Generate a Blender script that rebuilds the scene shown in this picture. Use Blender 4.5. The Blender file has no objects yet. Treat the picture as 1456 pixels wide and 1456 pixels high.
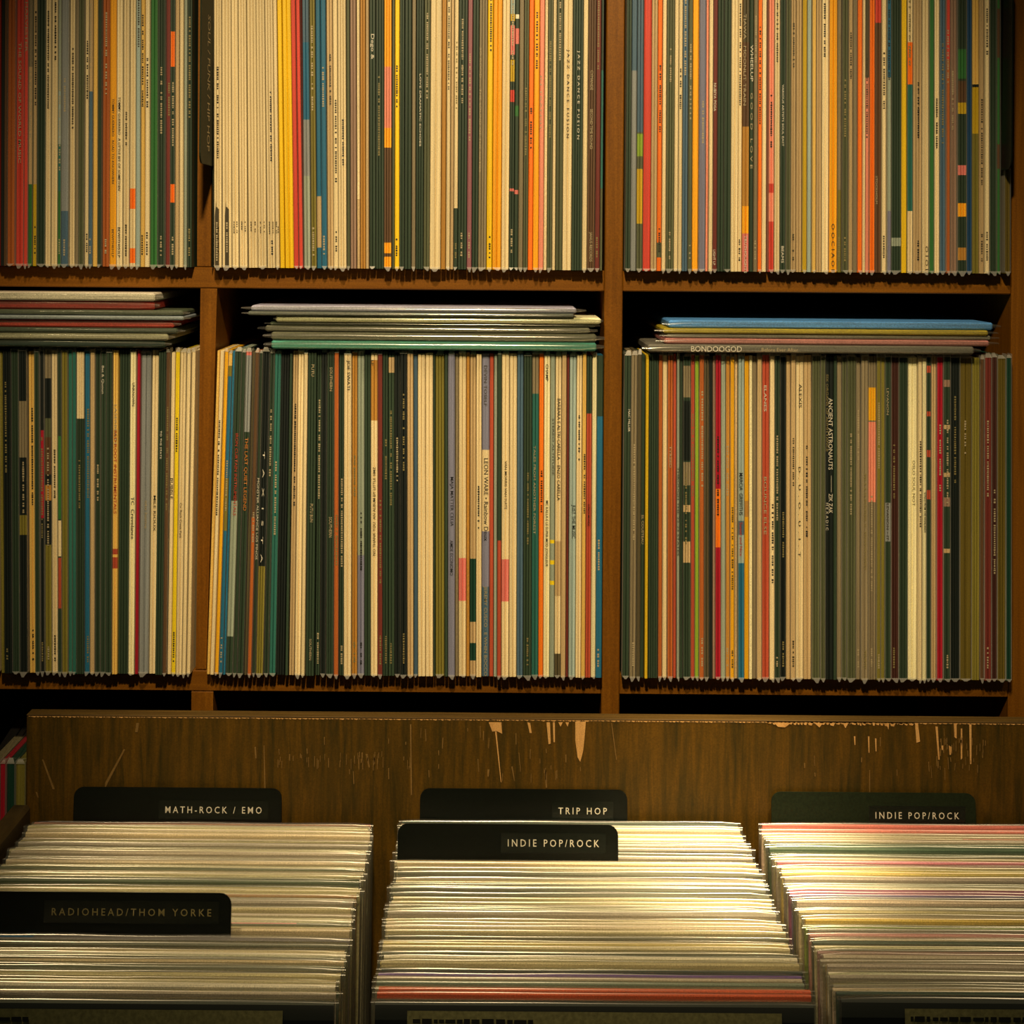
import bpy, math, random
from mathutils import Vector, Matrix

random.seed(11)
SC = bpy.context.scene
COL = SC.collection

# ------------------------------------------------------------------ camera
F = 2200.0                    # focal length in pixels of the 1456 frame
PX, PY = 700.0, 343.0         # principal point (horizon) in the photograph
ROLL = math.radians(0.45)
ZC = 1.5                      # camera height
cam_d = bpy.data.cameras.new('camera')
cam_d.sensor_width = 36.0
cam_d.lens = F / 1456.0 * 36.0
cam_d.shift_x = (728 - PX) / 1456.0
cam_d.shift_y = (PY - 728) / 1456.0
cam_d.clip_start = 0.02
cam = bpy.data.objects.new('camera', cam_d)
cam.matrix_world = Matrix.Translation((0, 0, ZC)) @ Matrix.Rotation(math.pi / 2, 4, 'X') @ Matrix.Rotation(ROLL, 4, 'Z')
COL.objects.link(cam)
SC.camera = cam

# ------------------------------------------------------------------ world, lamps, exposure
world = bpy.data.worlds.new('world'); SC.world = world
world.use_nodes = True
bg = world.node_tree.nodes['Background']
bg.inputs['Color'].default_value = (0.62, 0.70, 0.40, 1)
bg.inputs['Strength'].default_value = 0.030
LIGHT = (1.0, 0.80, 0.50)


def spot(name, loc, target, watts, cone, blend, size, color=LIGHT):
    d = bpy.data.lights.new(name, 'SPOT')
    d.energy = watts; d.color = color
    d.spot_size = math.radians(cone); d.spot_blend = blend
    d.shadow_soft_size = size
    o = bpy.data.objects.new(name, d)
    o.location = loc
    o.rotation_euler = (Vector(target) - Vector(loc)).to_track_quat('-Z', 'Y').to_euler()
    COL.objects.link(o)
    return o


LAMP = (1.0, 0.77, 0.44)
spot('shelf_spotlight', (-0.05, 0.10, 2.55), (0.03, 1.50, 1.39), 152, 42, 0.85, 0.05, LAMP)
spot('bin_spotlight', (0.47, 1.08, 2.50), (0.205, 1.37, 0.95), 250, 13.5, 1.0, 0.04, LAMP)
spot('aisle_spotlight', (-0.80, 1.02, 2.60), (0.12, 1.25, 0.93), 56, 34, 0.45, 0.06, LAMP)
spot('added_right_bin_fill', (0.95, 0.98, 2.60), (0.50, 1.20, 0.93), 24, 30, 0.8, 0.06, LAMP)  # added fill to brighten the right-hand bin, no such lamp seen

vs = SC.view_settings
vs.view_transform = 'Standard'; vs.look = 'None'
vs.exposure = 0.0; vs.gamma = 1.0; vs.use_curve_mapping = False


# ------------------------------------------------------------------ helpers
def flat(px, py):
    """pixel -> (x, y) offsets from the horizon point with the roll taken out"""
    u, v = px - PX, py - PY
    c, s = math.cos(ROLL), math.sin(ROLL)
    return u * c + v * s, -u * s + v * c


def X_at(px, py, Y):
    return flat(px, py)[0] * Y / F


def Z_at(px, py, Y):
    return ZC - flat(px, py)[1] * Y / F


def s2l(c):
    return tuple((v / 255 / 12.92) if v / 255 <= 0.04045 else ((v / 255 + 0.055) / 1.055) ** 2.4 for v in c)


def albedo(rgb, k=0.85):
    """base colour from its look under even warm light; any light falloff stays in"""
    l = s2l(rgb)
    return tuple(min(0.88, max(0.003, a / (k * b))) for a, b in zip(l, LIGHT))


def link(o, parent=None):
    COL.objects.link(o)
    if parent is not None:
        o.parent = parent
    return o


def mesh_obj(name, verts, faces, mat, parent=None, loc=(0, 0, 0), cols=None, mats=None, smooth=False):
    me = bpy.data.meshes.new(name)
    me.from_pydata(verts, [], faces)
    if cols is not None:
        at = me.color_attributes.new('Col', 'FLOAT_COLOR', 'CORNER')
        i = 0
        for p, c in zip(me.polygons, cols):
            for _ in p.loop_indices:
                at.data[i].color = (c[0], c[1], c[2], 1); i += 1
    for m in (mat if isinstance(mat, (list, tuple)) else [mat]):
        me.materials.append(m)
    if mats:
        for p, mi in zip(me.polygons, mats):
            p.material_index = mi
    if smooth:
        for p in me.polygons:
            p.use_smooth = True
    me.update()
    o = bpy.data.objects.new(name, me)
    o.location = loc
    return link(o, parent)


def box_data(x0, x1, y0, y1, z0, z1, b=0.0):
    """box, chamfered by b along all its edges"""
    if b <= 0:
        v = [(x, y, z) for z in (z0, z1) for y in (y0, y1) for x in (x0, x1)]
        f = [(0, 2, 3, 1), (4, 5, 7, 6), (0, 1, 5, 4), (1, 3, 7, 5), (3, 2, 6, 7), (2, 0, 4, 6)]
        return v, f
    import bmesh
    bm = bmesh.new()
    bmesh.ops.create_cube(bm, size=1)
    for w in bm.verts:
        w.co = Vector(((x0 + x1) / 2 + w.co.x * (x1 - x0), (y0 + y1) / 2 + w.co.y * (y1 - y0), (z0 + z1) / 2 + w.co.z * (z1 - z0)))
    bmesh.ops.bevel(bm, geom=list(bm.edges), offset=b, segments=1, affect='EDGES', profile=0.5)
    bm.verts.index_update()
    v = [tuple(w.co) for w in bm.verts]; f = [tuple(w.index for w in p.verts) for p in bm.faces]
    bm.free()
    return v, f


def box(name, x0, x1, y0, y1, z0, z1, mat, parent=None, b=0.0012):
    v, f = box_data(x0, x1, y0, y1, z0, z1, b)
    return mesh_obj(name, v, f, mat, parent)


def tag(o, label, cat, group=None, kind=None):
    o['label'] = label; o['category'] = cat
    if group: o['group'] = group
    if kind: o['kind'] = kind
    return o


def empty(name, loc=(0, 0, 0)):
    o = bpy.data.objects.new(name, None); o.location = loc; o.empty_display_size = 0.02
    return link(o)


# ------------------------------------------------------------------ materials
def new_mat(name):
    m = bpy.data.materials.new(name); m.use_nodes = True
    nt = m.node_tree
    return m, nt, nt.nodes['Principled BSDF']


def node(nt, t, **kw):
    n = nt.nodes.new(t)
    for k, v in kw.items():
        setattr(n, k, v)
    return n


def noise_fac(nt, scale_vec, scale, detail, lo, hi, coord='Object', rough=0.6):
    tc = node(nt, 'ShaderNodeTexCoord')
    mp = node(nt, 'ShaderNodeMapping'); mp.inputs['Scale'].default_value = scale_vec
    nt.links.new(tc.outputs[coord], mp.inputs['Vector'])
    nz = node(nt, 'ShaderNodeTexNoise')
    nz.inputs['Scale'].default_value = scale; nz.inputs['Detail'].default_value = detail
    nz.inputs['Roughness'].default_value = rough
    nt.links.new(mp.outputs['Vector'], nz.inputs['Vector'])
    mr = node(nt, 'ShaderNodeMapRange')
    mr.inputs['From Min'].default_value = 0.3; mr.inputs['From Max'].default_value = 0.7
    mr.inputs['To Min'].default_value = lo; mr.inputs['To Max'].default_value = hi
    nt.links.new(nz.outputs['Fac'], mr.inputs['Value'])
    return mr.outputs['Result']


def mult(nt, col, fac):
    m = node(nt, 'ShaderNodeVectorMath', operation='SCALE')
    nt.links.new(col, m.inputs[0]); nt.links.new(fac, m.inputs['Scale'])
    return m.outputs['Vector']


def cover_material(name, streak, grain, rough=0.5):
    """printed card: each sleeve's own colour, fine paper grain, creases along the edge"""
    m, nt, p = new_mat(name)
    at = node(nt, 'ShaderNodeAttribute', attribute_name='Col')
    c = mult(nt, at.outputs['Color'], noise_fac(nt, streak, 1.0, 3, 0.72, 1.22))
    c = mult(nt, c, noise_fac(nt, (1, 1, 1), grain, 3, 0.70, 1.30))
    nt.links.new(c, p.inputs['Base Color'])
    p.inputs['Roughness'].default_value = rough
    p.inputs['Specular IOR Level'].default_value = 0.35
    return m


M = {}
M['cover'] = cover_material('printed_card', (700, 700, 5), 1300)
M['edge'] = cover_material('printed_card_edges', (14, 500, 500), 900)


def plain(name, rgb, rough=0.5, k=0.85, lin=None, grain=None, spec=0.4):
    m, nt, p = new_mat(name)
    c = lin if lin else albedo(rgb, k)
    p.inputs['Base Color'].default_value = (*c, 1)
    p.inputs['Roughness'].default_value = rough
    p.inputs['Specular IOR Level'].default_value = spec
    if grain:
        rg = node(nt, 'ShaderNodeRGB'); rg.outputs[0].default_value = (*c, 1)
        nt.links.new(mult(nt, rg.outputs[0], noise_fac(nt, (1, 1, 1), grain, 3, 0.7, 1.3)), p.inputs['Base Color'])
    return m


INK = {
    'black': plain('black_ink', None, lin=(0.012, 0.012, 0.010)),
    'white': plain('white_ink', None, lin=(0.62, 0.58, 0.48)),
    'cream': plain('cream_ink', None, lin=(0.40, 0.33, 0.20)),
    'red': plain('red_ink', None, lin=(0.42, 0.05, 0.025)),
    'orange': plain('orange_ink', None, lin=(0.50, 0.17, 0.03)),
    'dark': plain('dark_ink', None, lin=(0.05, 0.04, 0.02)),
    'olive': plain('olive_ink', None, lin=(0.22, 0.18, 0.07)),
    'yellow': plain('yellow_ink', None, lin=(0.70, 0.46, 0.04)),
}


def plastic_material(name, opac, rough, gloss=0.62, tint=(0.90, 0.87, 0.82)):
    m, nt, p = new_mat(name)
    nt.nodes.remove(p)
    out = nt.nodes['Material Output']
    tr = node(nt, 'ShaderNodeBsdfTransparent'); tr.inputs['Color'].default_value = (0.93, 0.95, 0.90, 1)
    gl = node(nt, 'ShaderNodeBsdfGlossy'); gl.inputs['Color'].default_value = (*tint, 1); gl.inputs['Roughness'].default_value = rough
    tl = node(nt, 'ShaderNodeBsdfTranslucent'); tl.inputs['Color'].default_value = (*tint, 1)
    df = node(nt, 'ShaderNodeBsdfDiffuse'); df.inputs['Color'].default_value = (*tint, 1)
    a = node(nt, 'ShaderNodeMixShader'); a.inputs[0].default_value = 0.5
    nt.links.new(tl.outputs[0], a.inputs[1]); nt.links.new(df.outputs[0], a.inputs[2])
    b = node(nt, 'ShaderNodeMixShader'); b.inputs[0].default_value = gloss
    nt.links.new(a.outputs[0], b.inputs[1]); nt.links.new(gl.outputs[0], b.inputs[2])
    c = node(nt, 'ShaderNodeMixShader'); c.inputs[0].default_value = opac
    nt.links.new(tr.outputs[0], c.inputs[1]); nt.links.new(b.outputs[0], c.inputs[2])
    nt.links.new(c.outputs[0], out.inputs['Surface'])
    return m


M['film'] = plastic_material('clear_sleeve_film', 0.48, 0.25, 0.2)
M['film_top'] = plastic_material('clear_sleeve_film_fold', 0.13, 0.24, 0.82)
M['film_flat'] = plastic_material('clear_sleeve_film_edge', 0.20, 0.16, 0.75)


def wood(name, base, dark, stretch, scale=1.0, rough=0.45, lo=0.25, hi=0.75):
    m, nt, p = new_mat(name)
    tc = node(nt, 'ShaderNodeTexCoord')
    mp = node(nt, 'ShaderNodeMapping'); mp.inputs['Scale'].default_value = stretch
    nt.links.new(tc.outputs['Object'], mp.inputs['Vector'])
    nz = node(nt, 'ShaderNodeTexNoise'); nz.inputs['Scale'].default_value = scale; nz.inputs['Detail'].default_value = 8
    nz.inputs['Roughness'].default_value = 0.65; nz.inputs['Distortion'].default_value = 0.4
    nt.links.new(mp.outputs['Vector'], nz.inputs['Vector'])
    cr = node(nt, 'ShaderNodeValToRGB')
    cr.color_ramp.elements[0].position = lo; cr.color_ramp.elements[0].color = (*dark, 1)
    cr.color_ramp.elements[1].position = hi; cr.color_ramp.elements[1].color = (*base, 1)
    nt.links.new(nz.outputs['Fac'], cr.inputs['Fac'])
    g = noise_fac(nt, (1, 1, 1), 700, 2, 0.82, 1.18)
    nt.links.new(mult(nt, cr.outputs['Color'], g), p.inputs['Base Color'])
    p.inputs['Roughness'].default_value = rough
    p.inputs['Specular IOR Level'].default_value = 0.2
    bp = node(nt, 'ShaderNodeBump'); bp.inputs['Strength'].default_value = 0.08; bp.inputs['Distance'].default_value = 0.002
    nt.links.new(nz.outputs['Fac'], bp.inputs['Height']); nt.links.new(bp.outputs['Normal'], p.inputs['Normal'])
    return m


WB, WD = (0.250, 0.095, 0.0065), (0.125, 0.043, 0.003)
M['wood_v'] = wood('shelf_wood_upright', WB, WD, (160, 160, 5))
M['wood_h'] = wood('shelf_wood_board', WB, WD, (5, 160, 160))
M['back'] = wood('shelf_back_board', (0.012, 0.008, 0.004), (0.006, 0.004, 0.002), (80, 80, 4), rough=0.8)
M['bin_v'] = wood('stained_bin_wood', (0.128, 0.060, 0.0035), (0.032, 0.022, 0.0030), (150, 60, 11), rough=0.5, lo=0.34, hi=0.80)
M['bin_edge'] = wood('bare_plywood_edge', (0.13, 0.075, 0.016), (0.035, 0.02, 0.005), (9, 300, 300), rough=0.6)
M['bin_rail'] = wood('weathered_bin_rail', (0.10, 0.065, 0.022), (0.018, 0.013, 0.006), (60, 6, 60), rough=0.6)
M['scratch'] = wood('faint_scratched_wood', (0.22, 0.125, 0.035), (0.12, 0.07, 0.018), (300, 300, 40), rough=0.7)
M['chip'] = wood('bare_chipped_wood', (0.62, 0.36, 0.13), (0.42, 0.22, 0.07), (300, 300, 14), rough=0.7)
M['card'] = plain('black_divider_plastic', None, rough=0.38, lin=(0.0030, 0.0046, 0.0032), grain=500, spec=0.2)
M['gcard'] = plain('dark_green_divider_plastic', None, rough=0.6, lin=(0.0090, 0.0150, 0.0065), grain=500, spec=0.12)
M['tape'] = plain('label_tape', None, rough=0.25, lin=(0.0040, 0.0065, 0.0045), spec=0.3)
M['sheet'] = plain('olive_info_sheet', None, rough=0.7, lin=(0.19, 0.18, 0.075), grain=300)
M['wall'] = plain('dim_wall_paint', None, rough=0.9, lin=(0.10, 0.08, 0.05), grain=40)
M['floor'] = wood('dark_floor_boards', (0.06, 0.035, 0.015), (0.025, 0.014, 0.006), (4, 60, 60), rough=0.6)

# ------------------------------------------------------------------ the setting
YF = 1.5205                       # front of the shelf's boards and uprights
YB = 1.845
floor = box('floor', -2.2, 2.2, -1.2, 2.0, -0.05, 0.0, M['floor'], b=0); floor['kind'] = 'structure'
wallb = box('wall_back', -2.2, 2.2, 1.86, 1.95, 0.0, 2.9, M['wall'], b=0); wallb['kind'] = 'structure'

# ------------------------------------------------------------------ shelf unit
BT = {0: 1.8770, 1: 1.4722, 2: 1.0760, 3: 0.6740, 4: 0.2720}      # board tops
TH = 0.0205
xL0, xL1 = X_at(280, 412, YF), X_at(312, 412, YF)
xR0, xR1 = 0.1106, 0.1284
xE0 = X_at(1438.5, 750, 1.5055) + 0.0030; xE1 = xE0 + 0.0208
xA1 = xL0 - (xR0 - xL1); xA0 = xA1 - (xL1 - xL0)
shelf = empty('record_shelf', (0, YF, 0))
tag(shelf, 'brown wooden shelf unit packed with upright records behind the bin', 'shelf')


def spart(name, x0, x1, y0, y1, z0, z1, mat):
    v, f = box_data(x0, x1, y0 - YF, y1 - YF, z0, z1, 0.0010)
    return mesh_obj(name, v, f, mat, shelf)


for r, zt in BT.items():
    spart('shelf_board', xA1, xR0 - 0.0002, YF, YB, zt - TH, zt, M['wood_h'])
    spart('shelf_board', xR1 + 0.0002, xE0 - 0.0002, YF, YB, zt - TH, zt, M['wood_h'])
for z0, z1 in ((0, BT[4] - TH), (BT[4], BT[3] - TH), (BT[3], BT[2] - TH), (BT[2], BT[1] - TH), (BT[1], BT[0] - TH)):
    p0, p1 = {BT[1]: ((280, 299.5, 380), (281.5, 301, 0)), BT[2]: ((278, 293, 960), (285, 308.5, 412))}.get(z0, ((271, 302, 1010), (272, 303, 990)))
    a = [X_at(p0[0], p0[2], YF), X_at(p0[1], p0[2], YF), X_at(p1[0], p1[2], YF), X_at(p1[1], p1[2], YF)]
    o = spart('upright', 0, 1, YF + 0.0006, YB, z0 + 0.0002, z1 - 0.0002, M['wood_v'])
    for v in o.data.vertices:
        k = (v.co.z - z0) / (z1 - z0); l, r_ = a[0] + (a[2] - a[0]) * k, a[1] + (a[3] - a[1]) * k
        v.co.x = l + (r_ - l) * v.co.x
spart('upright', xA0, xA1 - 0.0002, YF, YB, 0, BT[0], M['wood_v'])
spart('upright', xR0, xR1, YF - 0.0006, YB, 0, BT[0], M['wood_v'])
spart('upright', xE0, xE1, YF, YB, 0, BT[0], M['wood_v'])
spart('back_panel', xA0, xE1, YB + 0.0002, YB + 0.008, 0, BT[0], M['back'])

# ------------------------------------------------------------------ colours of the spines
PAL = {   # code: (look in the photograph's light, word)
    'C': ((208, 172, 108), 'cream'), 'c': ((205, 152, 62), 'straw yellow'), 'W': ((220, 184, 118), 'ivory'),
    'T': ((172, 134, 78), 'tan'), 'K': ((122, 100, 62), 'taupe'), 'k': ((74, 60, 32), 'dark taupe'), 'S': ((136, 132, 95), 'sage grey'),
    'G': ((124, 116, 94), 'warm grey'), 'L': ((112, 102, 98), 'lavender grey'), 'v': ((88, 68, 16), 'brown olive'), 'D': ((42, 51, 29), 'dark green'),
    'B': ((20, 23, 15), 'black'), 'H': ((78, 74, 40), 'moss'), 'N': ((84, 54, 26), 'brown'), 'R': ((190, 56, 34), 'red'),
    'M': ((104, 38, 24), 'maroon'), 'O': ((228, 98, 14), 'orange'), 'Y': ((226, 168, 14), 'yellow'), 'A': ((228, 142, 16), 'amber'),
    'y': ((178, 134, 16), 'mustard'), 'V': ((112, 94, 28), 'olive'), 'U': ((32, 84, 90), 'teal blue'), 'F': ((46, 92, 34), 'leaf green'),
    'E': ((40, 86, 62), 'sea green'), 'P': ((212, 118, 78), 'salmon'), 'Q': ((134, 76, 66), 'dusty plum'), 'q': ((134, 98, 66), 'fawn'),
    'I': ((158, 76, 24), 'rust'), 'a': ((166, 108, 34), 'caramel'), 'J': ((66, 82, 80), 'slate'), 'Z': ((124, 138, 30), 'lime'),
    'X': ((150, 18, 26), 'crimson'), 'n': ((26, 56, 72), 'navy'), 'r': ((160, 62, 32), 'brick red'), 'm': ((58, 28, 16), 'dark oxblood'),
    'w': ((228, 196, 140), 'white'), 'g': ((20, 48, 28), 'bottle green'), 'p': ((200, 100, 74), 'coral'), 's': ((140, 142, 112), 'pale sage'),
}
# each bay: pixel row where the edges were read, first edge, then "edge code" with bands {y0-y1 code}
BAYS = {  # codes at the dim outer ends hold the light falloff in their colour
 'T1': dict(row=1, yref=300, x0=0, d='6B 11N 22I 34R 40R 46F{-80-95K,95-262T} 52y{-80-262T} 65D 73C 82C 87F{-80-130S,130-205s,205-272E} 98G{300-390J} 106C 112K 120H 126C 132J{-80-130T} 139c 145D 155I 166A 175W 184C 193C{268-297O,353-374O} 200s 206c 213W 224F 235D 242M 249D{45-95O,262-288O} 255T 261C 266S 273D'),
 'T2': dict(row=1, yref=300, x0=304.5, d='316C 330C 340C 352C 366C 379C 391C 397C 404Y 417Y 424R 431R 442S{-80-60J,60-170U,170-250G} 450V 457U{279-352T} 465U 474T 481C 493C 498H 507q 512T{-80-283C} 520a 525T 534D 546D 557N{-80-95A,95-182P,182-210A,345-360A,365-380A} 561H 568Y 575D 585D 591K 602D 611H 627C 634a 640C 645T 651D{-80-296C} 664D 671Q 680D 692K 700Y 713A 724C 731D{-80-20s,20-30y,36-78p,85-116y,128-145R,268-272p} 737D{20-26w,40-62p,150-165F,270-276p} 744K 751H 758O 766A 773P 778C 785H 790C 800H 813C 828D 835C 846N 853M 857H{-80-100D,100-268E}'),
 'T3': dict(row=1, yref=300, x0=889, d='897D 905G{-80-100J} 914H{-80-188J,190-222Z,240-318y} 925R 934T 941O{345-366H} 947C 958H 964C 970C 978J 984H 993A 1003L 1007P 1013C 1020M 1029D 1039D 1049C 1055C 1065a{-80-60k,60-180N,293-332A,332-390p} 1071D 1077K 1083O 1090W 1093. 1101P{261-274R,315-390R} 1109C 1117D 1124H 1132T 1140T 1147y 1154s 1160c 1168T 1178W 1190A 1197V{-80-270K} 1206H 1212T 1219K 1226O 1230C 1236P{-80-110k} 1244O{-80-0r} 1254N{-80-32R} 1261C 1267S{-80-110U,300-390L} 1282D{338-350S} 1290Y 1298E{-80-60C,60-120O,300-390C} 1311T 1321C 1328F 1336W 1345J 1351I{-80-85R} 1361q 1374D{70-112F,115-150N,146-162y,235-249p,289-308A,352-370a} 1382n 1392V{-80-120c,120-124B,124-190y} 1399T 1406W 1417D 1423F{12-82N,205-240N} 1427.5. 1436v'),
 'L1': dict(row=2, yref=750, x0=0, d='5V 17B 28D 40B{570-650K,732-760V} 50c 57D 63B{612-737X} 73B{440-538K,595-622H,622-675N,690-712a,775-990V} 82C 88D{620-738F,740-791C,793-865r} 97V 103E 109E 120D{440-595C} 128U 135T 143D 151D 160D 168c{780-788r,792-808r} 184D 193W 198X 213G 223C 234D 240N 246C 253Y 262C 268C 274C'),
 'L2': dict(row=2, yref=750, x0=300, d='305c 311C 317A 323V{440-520c,535-680U,755-960U} 327U 337S{440-712D,905-990D} 343D 352D{495-505p,505-614G} 357k 363I{440-735N} 368D 379B{805-990V} 386D 396E 408B 413D 421T 430C 436C 449D 456D 464B 475D 482I 489D 500C 508a 518S{790-990L} 527D 537C{512-598a} 544M 552D 561D{508-530T} 569B 579B 588T 594J 605C 616C 619D 632V 637D 647L 652K 663C{794-855p} 668a 677T{795-885g,915-940g} 685C 696L{640-756C,835-990J} 702r 707S 713D{768-990r} 724C{795-855p} 735C 744J 756D 766E{440-560K} 773O 782W 789S{768-773Y,797-803Y,826-832Y} 798C{770-848T,930-990k} 805T 809M 819s 827C 833c 841r{440-588D} 848W 857U{440-592D}'),
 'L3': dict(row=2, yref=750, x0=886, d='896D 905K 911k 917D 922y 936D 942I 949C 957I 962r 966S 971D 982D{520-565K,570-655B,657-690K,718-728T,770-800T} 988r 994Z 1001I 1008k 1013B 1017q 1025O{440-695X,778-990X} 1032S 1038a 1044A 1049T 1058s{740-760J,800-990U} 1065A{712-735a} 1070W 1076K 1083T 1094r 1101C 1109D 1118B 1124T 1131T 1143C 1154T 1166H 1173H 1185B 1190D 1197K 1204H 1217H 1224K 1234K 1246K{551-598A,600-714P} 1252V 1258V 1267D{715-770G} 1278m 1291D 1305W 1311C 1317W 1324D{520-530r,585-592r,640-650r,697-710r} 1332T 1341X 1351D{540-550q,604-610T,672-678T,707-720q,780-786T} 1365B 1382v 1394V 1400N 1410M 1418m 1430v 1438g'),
}
LEAN = {  # degrees, tops towards +x, by pixel column
 'T1': [(0, -0.2), (275, -0.3)], 'T2': [(303, -0.45), (400, -1.15), (430, -1.2), (436, -0.9), (520, -0.5), (620, -0.15), (857, 0.0)],
 'T3': [(889, -0.05), (1150, -0.3), (1436, -0.45)], 'L1': [(0, -0.85), (150, -0.3), (274, 0.55)],
 'L2': [(300, 1.45), (340, 1.2), (400, 0.5), (480, -0.35), (600, -0.5), (740, -0.3), (857, -0.1)], 'L3': [(886, 0.0), (960, -0.4), (1438, -0.4)],
}
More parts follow.
